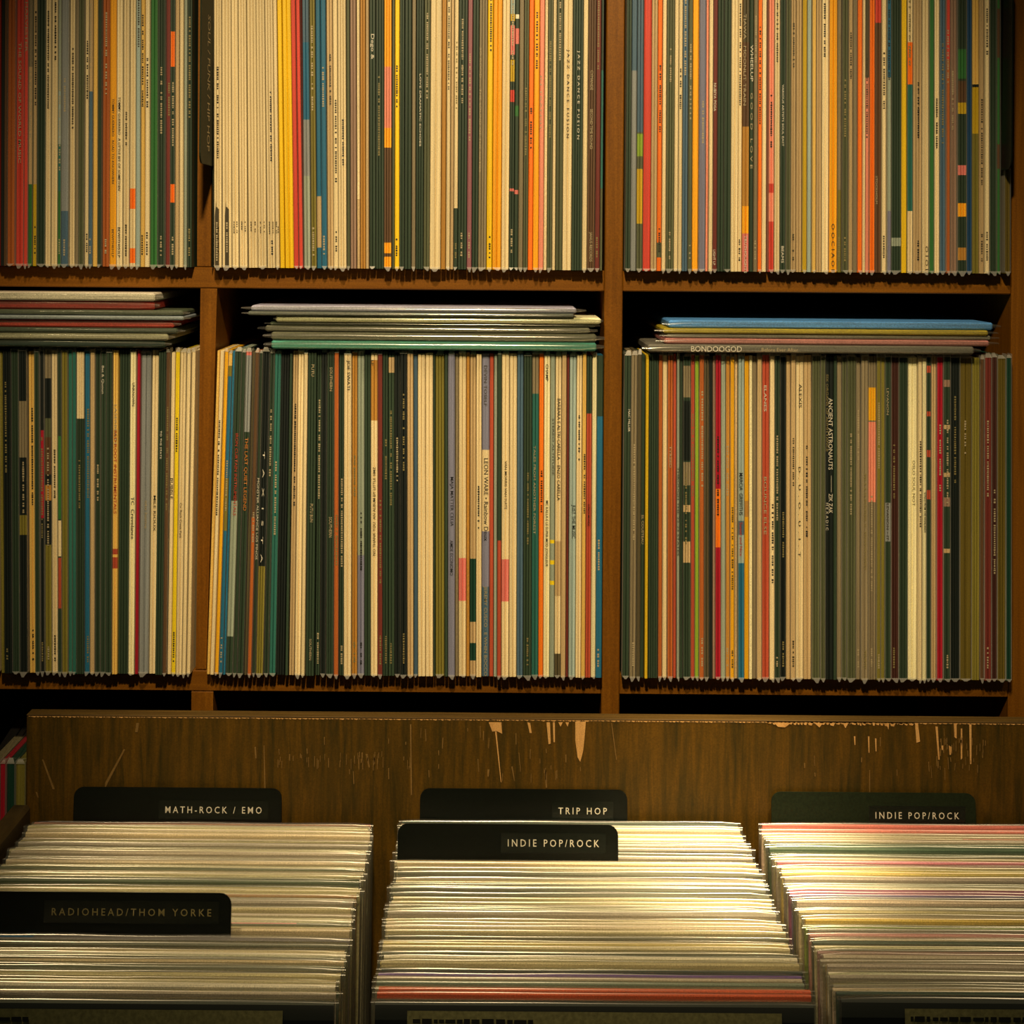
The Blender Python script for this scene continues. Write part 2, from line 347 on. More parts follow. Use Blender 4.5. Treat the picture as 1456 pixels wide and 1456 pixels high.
# (bay, x, y-from, y-to, text, ink, size mm, reads upward)
TEXT = [
 ('T1', 170, 138, 272, "TOMMY GUERRERO · A LITTLE BIT OF SOMETHIN'", 'black', 3.2, 0), ('T1', 170, 323, 366, 'BEWITH052LP', 'black', 3.2, 0),
 ('T1', 160, 140, 262, 'TOMMY GUERRERO   ROAD TO KNOWHERE', 'dark', 3.0, 0), ('T1', 160, 326, 366, 'BEWITH031LP', 'dark', 3.0, 0),
 ('T1', 27, 60, 232, 'THE SOUND OF WORLD MUSIC', 'cream', 3.6, 0), ('T1', 37, -20, 74, 'ESS HARVESTER', 'cream', 3.0, 0),
 ('T2', 806, 70, 196, 'J A Z Z   D A N C E   F U S I O N', 'black', 3.4, 0), ('T2', 821, 72, 198, 'J A Z Z   D A N C E   F U S I O N', 'white', 3.0, 0),
 ('T2', 840, 100, 128, 'CYMANDE', 'cream', 3.6, 0), ('T2', 840, 155, 212, 'SECOND TIME ROUND', 'cream', 3.6, 0), ('T2', 840, 330, 372, 'JANUS RECORDS', 'cream', 3.8, 0),
 ('T2', 529, 48, 84, 'Dego &', 'white', 4.2, 0), ('T2', 597, 105, 208, 'LOVE DRAMATIC ECHOES', 'white', 2.4, 0),
 ('T2', 680, 68, 245, 'SO GOOD — THE SOUND OF THE SIXTIES', 'cream', 2.6, 0), ('T2', 766, 108, 186, 'IN TRANSIT', 'cream', 2.4, 0),
 ('T3', 1058, 20, 150, 'TIAWA   MOONLIT TRAIN', 'cream', 3.6, 0), ('T3', 1068, 64, 116, 'WHEELUP', 'white', 4.2, 0), ('T3', 1068, 132, 240, 'G O O D   L O V E', 'cream', 3.0, 0),
 ('T3', 1016, 118, 158, 'NUBIYA POSA', 'white', 3.4, 0), ('T3', 1016, 355, 377, 'LIGHT LP', 'white', 3.2, 0), ('T3', 1060, 335, 388, 'TRUTHOUGHTS', 'white', 3.4, 0),
 ('T3', 1113, 120, 208, 'VARIOUS ARTISTS SOUL EAST', 'white', 2.6, 0), ('T3', 1113, 350, 374, 'BEAMS', 'white', 3.4, 0),
 ('T3', 1184, 318, 388, 'O O C I A O P', 'dark', 4.4, 0), ('T3', 1247, 250, 290, 'STOCKHOLM', 'cream', 2.8, 0), ('T3', 1318, 350, 384, 'O I O I', 'dark', 3.6, 0),
 ('L1', 189, 544, 577, 'UNKNOWN', 'black', 3.4, 0), ('L1', 189, 706, 766, 'TC  Crevolance', 'black', 4.4, 0),
 ('L1', 164, 575, 632, 'LASERBEATS', 'cream', 3.6, 0), ('L1', 164, 612, 730, 'RED ROOT INSTRUMENTALS', 'red', 4.0, 0),
 ('L1', 145, 520, 560, 'Bat & Quoun', 'white', 3.0, 0), ('L1', 243, 680, 710, 'BUBBLE', 'black', 3.6, 0), ('L1', 257, 715, 765, 'Co. Rock Creek Park', 'dark', 3.0, 0),
 ('L1', 207, 712, 752, 'oto home', 'cream', 4.0, 0), ('L1', 219, 705, 756, 'MILE RIOUX', 'dark', 3.4, 0), ('L1', 228, 612, 652, 'TO THE STATE', 'white', 2.4, 0),
 ('L2', 690, 520, 578, 'DEVIN TOSELF', 'dark', 4.2, 0), ('L2', 691, 652, 770, 'LEON WARE • Rainbow Deux', 'black', 5.6, 0), ('L2', 690, 834, 962, 'JEREMY CUSCO · E WHIN BOCCO', 'cream', 4.0, 0),
 ('L2', 794, 567, 712, 'BARBARA E ALTRI CARELLA – ENZO CARELLA', 'black', 4.2, 0), ('L2', 777, 518, 542, 'CHAMP', 'black', 3.4, 0),
 ('L2', 777, 712, 806, 'MC KALLA E LE SUPER MOD JONGLEUR', 'black', 3.4, 0), ('L2', 495, 512, 554, 'JOE SWATI', 'black', 3.8, 0),
 ('L2', 532, 664, 790, 'NO THANK YOU  AN ALBUM BY LITTLE SIMZ', 'dark', 3.4, 1), ('L2', 443, 518, 535, 'PUTU', 'cream', 3.8, 0), ('L2', 443, 716, 742, 'PUTU BUN', 'cream', 4.0, 0),
 ('L2', 470, 522, 556, 'SOUTHERN', 'cream', 3.6, 0), ('L2', 470, 735, 764, 'SOUTHERN', 'cream', 4.0, 0), ('L2', 443, 908, 938, 'SOUTHERN', 'cream', 3.0, 0),
 ('L2', 365, 680, 796, 'MONSTER ALLIANCE LOS PINOS', 'white', 3.4, 0), ('L2', 347, 622, 726, 'THE LAST QUIET LEGEND', 'orange', 4.2, 0), ('L2', 333, 616, 733, 'IRON CURTAIN INSTRUMENTALS', 'red', 3.8, 0),
 ('L2', 642, 678, 748, 'MAJA MATTER CELIA', 'black', 4.0, 0), ('L2', 642, 768, 818, 'AMDE ECONOMO', 'black', 4.0, 0), ('L2', 815, 718, 766, 'JUST THE MUSIC', 'black', 4.4, 0),
 ('L2', 719, 655, 724, 'VAN MORRIS VAN SUITE', 'dark', 3.2, 0), ('L2', 760, 634, 760, 'TALES FROM ANOTHER FOREST', 'cream', 3.0, 0), ('L2', 786, 595, 676, 'STEREO ALTITUDE', 'dark', 2.6, 0),
 ('L2', 837, 717, 748, 'LUNCH MONDE', 'black', 2.8, 0), ('L2', 528, 512, 520, 'LP', 'dark', 3.0, 0), ('L2', 373, 642, 800, 'T   A   X   I   S   T   A', 'white', 2.6, 0),
 ('L3', 1182, 566, 668, 'ANCIENT ASTRONAUTS', 'white', 5.6, 0), ('L3', 1182, 676, 700, '—', 'white', 4.0, 0), ('L3', 1182, 702, 730, 'ZIK ZAK', 'white', 5.2, 0),
 ('L3', 1176, 532, 642, 'SIX ORGANS OF ADMITTANCE', 'olive', 3.0, 0), ('L3', 1176, 715, 754, 'H E X A D I C', 'white', 3.2, 0),
 ('L3', 1053, 672, 732, 'MARCIA  GRIFFITHS', 'black', 5.0, 0), ('L3', 1053, 742, 790, 'Sweet and Nice', 'red', 4.0, 0), ('L3', 914, 733, 774, 'EL COUSTEAU', 'cream', 3.2, 0),
 ('L3', 1088, 548, 585, 'ELANES', 'white', 3.4, 0), ('L3', 1088, 678, 760, 'BOUNCE ELSE', 'cream', 3.8, 0), ('L3', 953, 634, 665, 'TYREED', 'cream', 3.2, 0),
 ('L3', 964, 664, 790, 'THROUGH THE 22-23 STATES', 'black', 3.2, 0), ('L3', 1137, 664, 792, 'D  .  U  .  O  .  U  .  I  .  T', 'dark', 3.2, 0), ('L3', 1262, 552, 590, 'LEVANON', 'cream', 3.0, 0), ('L3', 1262, 716, 768, 'LEVANON • IT', 'dark', 3.2, 0),
 ('L3', 1315, 700, 757, 'SONGS FROM THE HIGHLANDS', 'black', 2.8, 0), ('L3', 894, 582, 614, 'MAC MILLER', 'white', 3.0, 0), ('L3', 1138, 546, 580, 'ALEXIS', 'dark', 4.2, 0), ('L3', 1300, 655, 720, 'OSLO SOUL NOT', 'olive', 3.6, 0),
]


def ordinal(n):
    return f"{n}{'th' if 10 <= n % 100 <= 20 else {1: 'st', 2: 'nd', 3: 'rd'}.get(n % 10, 'th')}"


def text_mesh(body, size, ink, name, bold=0.0, spacing=1.0):
    cu = bpy.data.curves.new('lettering_curve', 'FONT')
    cu.body = body; cu.size = size; cu.resolution_u = 2; cu.align_x = 'LEFT'; cu.align_y = 'CENTER'
    cu.offset = bold * size; cu.space_character = spacing
    tmp = bpy.data.objects.new('lettering_tmp', cu)
    me = bpy.data.meshes.new_from_object(tmp)
    bpy.data.objects.remove(tmp); bpy.data.curves.remove(cu)
    me.name = name
    me.materials.clear(); me.materials.append(INK[ink])
    return me


def put_text(body, ink, cap, span, origin, right, up, parent, name='lettering', bold=0.0, spacing=1.0):
    """flat print: starts at origin, runs span metres along right, capitals cap metres tall"""
    me = text_mesh(body, cap / 0.70, ink, name, bold, spacing)
    xs = [v.co.x for v in me.vertices]; ys = [v.co.y for v in me.vertices]
    if not xs: return None
    w = max(xs) - min(xs); sx = span / w
    cx0 = min(xs); cy = (max(ys) + min(ys)) / 2
    right = Vector(right); up = Vector(up)
    for v in me.vertices:
        v.co = Vector(origin) + right * ((v.co.x - cx0) * sx) + up * (v.co.y - cy)
    return link(bpy.data.objects.new(name, me), parent)


def marks(ink, x, y, z0, z1, height, parent, rnd):
    """print too small to read: rows of tiny strokes"""
    vs_, fs = [], []
    z = z1
    while z > z0:
        l = rnd.uniform(0.0010, 0.0019)
        if rnd.random() < 0.82:
            a = height * rnd.uniform(0.7, 1.0) / 2
            i = len(vs_)
            vs_ += [(x - a, y, z - l), (x + a, y, z - l), (x + a, y, z), (x - a, y, z)]
            fs.append((i, i + 1, i + 2, i + 3))
        z -= l + rnd.uniform(0.0005, 0.0010)
    if fs:
        mesh_obj('lettering', vs_, fs, INK[ink], parent)


def sleeve_mesh(name, w, h, depth, bands, col, ridges, mat, parent=None, loc=(0, 0, 0), rnd=random):
    """LP sleeve standing on edge, spine towards -y; bands = [(z0, z1, colour)] printed across the spine"""
    n = max(1, ridges)
    prof = []
    for i in range(n):
        a, b = -w / 2 + w * i / n, -w / 2 + w * (i + 1) / n
        e = (b - a) * 0.16; g = 0.0011
        prof += [(a, g), (a + e, 0.0), (b - e, 0.0), (b, g)]
    prof = [p for i, p in enumerate(prof) if i == 0 or abs(p[0] - prof[i - 1][0]) > 1e-7]
    zs = sorted({0.0, h} | {min(h, max(0, z)) for b in bands for z in b[:2]})
    verts, faces, cols = [], [], []
    P = len(prof)
    for z in zs:
        verts += [(x, y, z) for x, y in prof]
    for k in range(len(zs) - 1):
        zm = (zs[k] + zs[k + 1]) / 2
        c = col
        for b in bands:
            if b[0] <= zm <= b[1]: c = b[2]
        for i in range(P - 1):
            faces.append((k * P + i, k * P + i + 1, (k + 1) * P + i + 1, (k + 1) * P + i)); cols.append(c)
    nb = len(verts)
    top = (len(zs) - 1) * P
    verts += [(-w / 2, depth, 0), (w / 2, depth, 0), (w / 2, depth, h), (-w / 2, depth, h)]
    faces.append(tuple([nb, nb + 1] + [i for i in range(P - 1, -1, -1)])); cols.append(col)
    faces.append(tuple([top + i for i in range(P)] + [nb + 2, nb + 3])); cols.append(col)
    faces.append((nb + 1, nb, nb + 3, nb + 2)); cols.append(col)
    faces.append(tuple([P - 1 + k * P for k in range(len(zs) - 1, -1, -1)][::-1] + [nb + 2, nb + 1])[::-1]); cols.append(col)
    faces.append(tuple([k * P for k in range(len(zs))] + [nb + 3, nb])); cols.append(col)
    if parent == 'data': return verts, faces, cols
    return mesh_obj(name, verts, faces, mat, parent, loc, cols)


def film_sleeve(w, h, parent, rnd, tip=True):
    """clear outer sleeve: sides standing a little proud of the spine, pointed corners top and bottom"""
    a = w / 2 - 0.00004
    f = -rnd.uniform(0.0010, 0.0024)
    hh = h + rnd.uniform(0.001, 0.004)
    V, Fc = [], []

    def quad(*p):
        i = len(V); V.extend(p); Fc.append(tuple(range(i, i + len(p))))
    for s in (-1, 1):
        quad((s * a, 0.012, 0.001), (s * a, f, 0.001), (s * a, f, hh), (s * a, 0.012, hh))
    d = rnd.uniform(0.0025, 0.0052); sk = rnd.uniform(-0.2, 0.2) * w
    quad((-a, f, 0.0022), (a, f, 0.0022), (sk + a * 0.25, f - 0.0006, 0.0022 - d), (sk - a * 0.25, f - 0.0006, 0.0022 - d))
    e = rnd.uniform(0.002, 0.005); sk = rnd.uniform(-0.2, 0.2) * w
    quad((-a, f * .5, h - 0.0005), (a, f * .5, h - 0.0005), (sk + a * 0.5, 0.002, h + e), (sk - a * 0.5, 0.002, h + e))
    quad((sk - a * 0.5, 0.002, h + e), (sk + a * 0.5, 0.002, h + e), (a, 0.010, h + 0.0012), (-a, 0.010, h + 0.0012))
    mesh_obj('plastic_sleeve', V, Fc, M['film'], parent)


def lerp_tab(tab, x):
    if x <= tab[0][0]: return tab[0][1]
    for (x0, v0), (x1, v1) in zip(tab, tab[1:]):
        if x <= x1: return v0 + (v1 - v0) * (x - x0) / (x1 - x0)
    return tab[-1][1]


import re
YS = 1.5055                       # mean plane of the spines
WHERE = {'T1': ('top shelf over math-rock bin', 'the post'), 'T2': ('top shelf over trip hop bin', 'the cream run\'s post'),
         'T3': ('top shelf past the wide post', 'the wide post'), 'L1': ('lower shelf over math-rock bin', 'the post'),
         'L2': ('lower shelf over trip hop bin', 'the yellow-spine end'), 'L3': ('lower shelf past the wide post', 'the wide post')}
recs = []
for bay, B in BAYS.items():
    x = B['x0']; row = B['row']; k = 0.85 if row == 1 else 0.74
    zb = BT[row] + 0.0002
    items = []
    for tok in re.findall(r'(\d+(?:\.\d+)?)([A-Za-z.])(?:\{([^}]*)\})?', B['d']):
        x1 = float(tok[0]); code = tok[1]
        if code == '.':
            x = x1; continue
        bands = []
        for b in filter(None, tok[2].split(',')):
            m_ = re.match(r'(-?\d+)-(-?\d+)([A-Za-z])', b)
            bands.append((float(m_[1]), float(m_[2]), m_[3]))
        items.append(dict(bay=bay, x0=x, x1=x1, code=code, bands=bands, k=k, zb=zb, yref=B['yref']))
        x = x1
    for i, it in enumerate(items):
        it['i'] = i; it['n'] = len(items)
        it['prev'] = items[i - 1]['code'] if i else None
        it['next'] = items[i + 1]['code'] if i + 1 < len(items) else None
    recs += items

order = sorted(recs, key=lambda r: -(r['x1'] - r['x0']))
for i, r in enumerate(order):
    r['solo'] = i < 302
for r in recs:                                   # lettered spines are always their own record
    for t in TEXT:
        if t[0] == r['bay'] and r['x0'] <= t[1] < r['x1']: r['solo'] = True

used = {}
for r in recs:
    ends = [PAL[r[q]][1] if r[q] else 'post' for q in ('prev', 'next')]
    r['lab'] = f"{PAL[r['code']][1]} record spine between {ends[0]} and {ends[1]}, {WHERE[r['bay']][0]}"
    used[r['lab']] = used.get(r['lab'], 0) + 1

rnd = random.Random(5)
stuff_v, stuff_f, stuff_c = [], [], []
INK_ON = {c: ('black' if c in 'CcWTAYPsSOyw' else 'cream') for c in PAL}
for r in recs:
    bay = r['bay']
    xa, xb = X_at(r['x0'], r['yref'], YS), X_at(r['x1'], r['yref'], YS)
    pm = (r['x0'] + r['x1']) / 2; dl = max(abs(lerp_tab(LEAN[bay], pm) - lerp_tab(LEAN[bay], pm + q)) for q in (r['x0'] - r['x1'], r['x1'] - r['x0'], -8, 8))
    w = xb - xa - 0.00034 - math.radians(dl) * 0.19
    cx = (xa + xb) / 2
    h = 0.3145 + rnd.uniform(-0.0015, 0.0012)
    ys = YS + rnd.uniform(-0.0022, 0.0022)
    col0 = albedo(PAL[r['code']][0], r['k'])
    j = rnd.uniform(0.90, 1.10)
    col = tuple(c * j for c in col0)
    pxm = (r['x0'] + r['x1']) / 2
    bands = []
    for y0, y1, c in r['bands']:
        bands.append((Z_at(pxm, y1, YS) - r['zb'], Z_at(pxm, y0, YS) - r['zb'], albedo(PAL[c][0], r['k'])))
    px_w = r['x1'] - r['x0']
    ridges = 1 if px_w < 7.5 else (2 if px_w < 11.5 else 3)
    if r['code'] in 'DBHkNmg' and px_w > 6.5: ridges = int(px_w // 3.4)
    if r['code'] in 'ARYGUL' or bay + str(int(r['x1'])) in ('T2627', 'T2813', 'L31305', 'L31382', 'T11178', 'L31185', 'L31143'): ridges = max(1, ridges - 1)
    lean = math.radians(lerp_tab(LEAN[bay], pxm))
    r['cx'], r['w'], r['h'], r['ys'] = cx, w, h, ys
    # edges were read at yref, so the lean turns about that height
    zr = Z_at(pxm, r['yref'], YS) - r['zb']
    bx = cx - math.tan(lean) * zr
    if not r['solo']:
        v, f, c = sleeve_mesh('', w, h, 0.312, bands, col, ridges, None, 'data')
        o = len(stuff_v)
        mat = Matrix.Translation((bx, ys, r['zb'])) @ Matrix.Rotation(lean, 4, 'Y')
        stuff_v += [tuple(mat @ Vector(p)) for p in v]
        stuff_f += [tuple(i + o for i in q) for q in f]; stuff_c += c
        continue
    o = sleeve_mesh('shelved_record', w, h, 0.312, bands, col, ridges, M['cover'], None, (bx, ys, r['zb']))
    o.rotation_euler = (0, lean, 0)
    r['obj'] = o
    lab = r['lab']
    if used[lab] > 1:
        n = r['n'] - r['i'] if bay in ('T1', 'L1') else r['i'] + 1
        lab = f"{PAL[r['code']][1]} record spine, {ordinal(n)} from {WHERE[bay][1]}, {WHERE[bay][0]}"
    tag(o, lab, 'record', 'records standing on the ' + ('top shelf' if bay[0] == 'T' else 'lower shelf'))
    if rnd.random() < 0.72:
        film_sleeve(w + 0.0002, h, o, rnd)
    mine = [t for t in TEXT if t[0] == bay and r['x0'] <= t[1] < r['x1']]
    for t in mine:
        z0, z1 = Z_at(pxm, t[3], YS) - r['zb'], Z_at(pxm, t[2], YS) - r['zb']
        lx = X_at(t[1], r['yref'], YS) - cx
        cap = min(t[6] / 1000 * 0.72, w * 0.72)
        lx = max(-(w / 2 - cap * .68), min(w / 2 - cap * .68, lx)) if cap * 1.36 < w else 0.0
        if t[7]:
            put_text(t[4], t[5], cap, z1 - z0, (lx, -0.00025, z0), (0, 0, 1), (-1, 0, 0), o, bold=0.006)
        else:
            put_text(t[4], t[5], cap, z1 - z0, (lx, -0.00025, z1), (0, 0, -1), (1, 0, 0), o, bold=0.006)
    if not mine and rnd.random() < 0.55 and w > 0.0030:
        ht = min(0.0019, w * 0.45)
        ink = INK_ON[r['code']]
        if ink == 'black' and rnd.random() < 0.5: ink = 'dark'
        if ink == 'cream' and rnd.random() < 0.5: ink = 'olive'
        L = rnd.uniform(0.03, 0.10); zc = rnd.uniform(0.12, 0.24)
        lx = rnd.uniform(-0.12, 0.12) * w
        marks(ink, lx, -0.0002, zc - L / 2, zc + L / 2, ht, o, rnd)
        if rnd.random() < 0.6:
            marks(ink, lx, -0.0002, 0.012, 0.012 + rnd.uniform(0.012, 0.03), ht, o, rnd)

# the cream run on the top shelf: dark skyline print at the foot of two spines
for r in recs:
    if r['bay'] == 'T2' and int(r['x1']) in (316, 330):
        c = 308.5 if int(r['x1']) == 316 else 322.5
        lx = X_at(c, 340, YS) - r['cx']; yy = -0.0002
        zt = Z_at(c, 293, YS) - r['zb']
        a = 0.0020
        vs_ = [(lx - a, yy, 0.001), (lx + a, yy, 0.001), (lx + a, yy, zt - 0.003), (lx + a * .4, yy, zt - 0.002), (lx + a * .3, yy, zt - 0.001), (lx - a * .3, yy, zt - 0.001), (lx - a * .45, yy, zt + 0.006), (lx - a * .6, yy, zt), (lx - a, yy, zt - 0.009)]
        mesh_obj('spine_print', vs_, [tuple(range(9))], INK['dark'], r['obj'])
        marks('cream', lx, -0.0004, 0.008, 0.044, 0.0018, r['obj'], rnd)
    if r['bay'] == 'T2' and 330 < r['x1'] <= 397 and r.get('obj'):
        for q in (-0.2, 0.25):
            marks('dark', q * r['w'], -0.0003, Z_at(370, 331, YS) - r['zb'], Z_at(370, 315, YS) - r['zb'], 0.0011, r['obj'], rnd)

# sleeves past the limit, and those that go on behind the picture's edge
rr = random.Random(9)
for row, z in ((1, BT[1]), (2, BT[2])):
    x = X_at(-1, 300 if row == 1 else 750, YS)
    while x > xA1 + 0.008:
        w = rr.uniform(0.0032, 0.0075)
        code = rr.choice('CCTKSDDDHBNRMIVUJOEWDL')
        v, f, c = sleeve_mesh('', w - 0.0003, 0.314 + rr.uniform(-.001, .001), 0.312, [], albedo(PAL[code][0]), 1, None, 'data')
        o = len(stuff_v); yy = YS + rr.uniform(-.002, .002)
        stuff_v += [(p[0] + x - w / 2, p[1] + yy, p[2] + z + 0.0002) for p in v]
        stuff_f += [tuple(i + o for i in q) for q in f]; stuff_c += c
        x -= w
st = mesh_obj('thin_record_sleeves', stuff_v, stuff_f, M['cover'], None, (0, 0, 0), stuff_c)
tag(st, 'thin record sleeves squeezed in between the wider spines on both shelves', 'records', None, 'stuff')

# records on the shelf below, beside the end of the bin
for i, (x0, x1, c) in enumerate(((-16, -2, 'K'), (0, 8, 'X'), (9.5, 21, 'g'), (22.5, 36, 'V'))):
    xa, xb = X_at(x0, 1130, YS), X_at(x1, 1130, YS)
    o = sleeve_mesh('shelved_record', xb - xa, 0.3145, 0.312, [], albedo(PAL[c][0], 0.85), 1, M['cover'], None, ((xa + xb) / 2, YS, BT[3] + .0002))
    tag(o, f"{PAL[c][1]} record on the shelf below, beside the end of the wooden bin", 'record', 'records standing on the bottom shelf')
    film_sleeve(xb - xa, 0.3145, o, rnd)
    # folded film lying back over the top edge
    a = (xb - xa) / 2
    mesh_obj('plastic_flap', [(-a, -.002, .3150), (a, -.002, .3150), (a, .09, .330), (-a, .09, .330)], [(0, 1, 2, 3)], M['film_top'], o)

# ------------------------------------------------------------------ records lying flat on the lower row
# (bay, y top, y bottom, x left, x right, colour, word)
FLATS = [
 ('L1', 414, 425.5, -240, 220, [(196, 170, 125)], 'thick cream'), ('L1', 427, 439, -238, 220, [(140, 40, 24)], 'thick dark red'),
 ('L1', 440, 447.5, -198, 261, [(66, 66, 40), (150, 135, 95)], 'dark green film-wrapped'), ('L1', 448.5, 454, -200, 260, [(125, 122, 105)], 'glossy grey'),
 ('L1', 455, 465.5, -212, 248, [(190, 62, 40)], 'bright red'), ('L1', 466.5, 474, -208, 252, [(52, 56, 34)], 'dark green titled'),
 ('L1', 475, 484, -212, 240, [(150, 132, 90)], 'bowed cream'), ('L1', 485.5, 496, -225, 235, [(28, 42, 28)], 'bottle green'),
 ('L2', 433, 440.5, 357, 817, [(138, 124, 116)], 'pale lavender'), ('L2', 441, 446.5, 352, 812, [(70, 68, 50)], 'taupe'),
 ('L2', 447.5, 456, 392, 852, [(210, 178, 118)], 'ivory'), ('L2', 457, 461.5, 384, 844, [(64, 66, 40)], 'moss'),
 ('L2', 462.5, 471, 378, 838, [(90, 80, 54)], 'fawn film-wrapped'), ('L2', 472, 483.5, 386, 848, [(80, 72, 46)], 'taupe film-wrapped'),
 ('L2', 485, 497, 386, 846, [(62, 112, 80)], 'thick sea green'),
 ('L3', 450.5, 461, 950, 1408, [(74, 116, 140)], 'glossy light blue'), ('L3', 462, 469, 944, 1402, [(150, 120, 22)], 'mustard yellow'),
 ('L3', 469.8, 476, 948, 1406, [(120, 104, 78)], 'taupe'), ('L3', 476.8, 484.5, 946, 1404, [(156, 92, 72)], 'rosy pink'),
 ('L3', 486, 497, 922, 1376, [(92, 80, 58)], 'thick white-titled'),
]
rl = random.Random(3)
zstack = {}
tops = {}
for b in ('L1', 'L2', 'L3'):
    zstack[b] = BT[2] + 0.0002 + 0.3180
for (bay, y0, y1, xl, xr, cols_, word) in reversed(FLATS):
    YFf = 1.497 + rl.uniform(-0.006, 0.004)
    xa, xb = X_at(xl, 460, YFf), X_at(xl, 460, YFf) + 0.3145
    if bay == 'L1': xb = X_at(xr, 460, YFf); xa = xb - 0.3145
    zc0 = zstack[bay]
    t = (y1 - y0) * YFf / F + 0.0001
    gap = 0.0003
    zt = zc0 + t
    zstack[bay] = zt + gap
    c = albedo(cols_[0], 0.66)
    v, f = box_data(xa, xb, YFf, YFf + 0.313, zc0, zt, min(0.0015, t * .28))
    cs = [c] * len(f)
    if len(cols_) > 1:
        pass
    cx, cy = (xa + xb) / 2, YFf + 0.157
    v = [(p[0] - cx, p[1] - cy, p[2] - zc0) for p in v]
    o = mesh_obj('stacked_record', v, f, M['edge'], None, (cx, cy, zc0), cs)
    o.rotation_euler = (0, 0, math.radians(rl.uniform(-0.25, 0.25)))
    spots_ = {'L1': 'stack over the math-rock bin', 'L2': 'stack over the trip hop bin', 'L3': 'stack past the wide post'}
    tag(o, f"{word} record lying flat in the {spots_[bay]}", 'record', 'records lying flat on the lower row')
    # clear sleeve: thin fold running along the front edge and past both ends
    n = 16; V, Fc = [], []
    e = rl.uniform(0.004, 0.010) if word != 'ivory' else 0.002
    for i in range(n + 1):
        xx = -0.1573 - e + (0.3146 + 2 * e) * i / n
        end = 0.35 if i in (0, n) else 1.0
        wob = rl.uniform(-0.0006, 0.0006)
        V += [(xx, -0.157 + 0.004, t * (0.5 + 0.52 * end)), (xx, -0.1585 - 0.0012 * end + wob, t * (0.5 + 0.28 * end)), (xx, -0.1585 - 0.0012 * end - wob, t * (0.5 - 0.30 * end)), (xx, -0.157 + 0.004, t * (0.5 - 0.49 * end))]
    for i in range(n):
        for q in range(3):
            a = i * 4 + q; Fc.append((a, a + 4, a + 5, a + 1))
    mesh_obj('plastic_sleeve', V, Fc, M['film_flat'], o, smooth=True)
    if word == 'thick white-titled':
        put_text('BONDOOGOD', 'white', 0.0055, X_at(1054, 490, YFf) - X_at(982, 490, YFf), (X_at(982, 490, YFf) - cx, -0.1605, t * .5), (1, 0, 0), (0, 0, 1), o)
        put_text('Before Ever After', 'cream', 0.0036, X_at(1134, 490, YFf) - X_at(1082, 490, YFf), (X_at(1082, 490, YFf) - cx, -0.1605, t * .45), (1, 0, 0), (0, 0, 1), o)

# ------------------------------------------------------------------ the bin in front
ZT = ZC - 0.544                  # height of the binned records' tops
ZBIN = ZT - 0.3205               # what they stand on
bin_ = empty('record_bin', (0, 1.3, 0))
tag(bin_, 'dark stained plywood record bin with chipped back board', 'bin')


def bpart(name, x0, x1, y0, y1, z0, z1, mat, b=0.0012):
    v, f = box_data(x0, x1, y0 - 1.3, y1 - 1.3, z0, z1, b)
    return mesh_obj(name, v, f, mat, bin_)


YBB = 1.462                      # face of the back board
zbt = ZC - 678 * YBB / F
xb0, xb1 = X_at(37, 1090, YBB), 0.640
bb = bpart('back_board', xb0, xb1, YBB, YBB + 0.0165, 0.0, zbt - 0.0012, M['bin_v'])
bpart('top_edge', xb0, xb1, YBB - 0.0003, YBB + 0.0168, zbt - 0.0012, zbt, M['bin_edge'], 0.0004)
xs0 = X_at(39, 1140, 1.45)
bpart('side_panel', xs0 - 0.018, xs0, 1.06, YBB - 0.0002, 0.0, ZT + 0.009, M['bin_rail'], 0.003)
bpart('side_panel', 0.605, 0.623, 1.06, YBB - 0.0002, 0.0, ZT + 0.009, M['bin_rail'], 0.003)
bpart('base_board', xs0 + 0.0002, 0.6048, 1.06, YBB - 0.0002, ZBIN - 0.018, ZBIN - 0.0002, M['bin_v'])
bpart('front_panel', xs0 + 0.0002, 0.6048, 1.04, 1.0598, 0.0, ZBIN + 0.16, M['bin_v'])
for xd in (-0.0945, 0.2450):
    bpart('divider_panel', xd - 0.0018, xd + 0.0018, 1.0605, YBB - 0.0004, ZBIN, ZBIN + 0.15, M['bin_v'])


def chip(pts, parent_y=YBB):
    return [(X_at(x, y, parent_y), parent_y - 1.3 - 0.0006, Z_at(x, y, parent_y)) for x, y in pts]


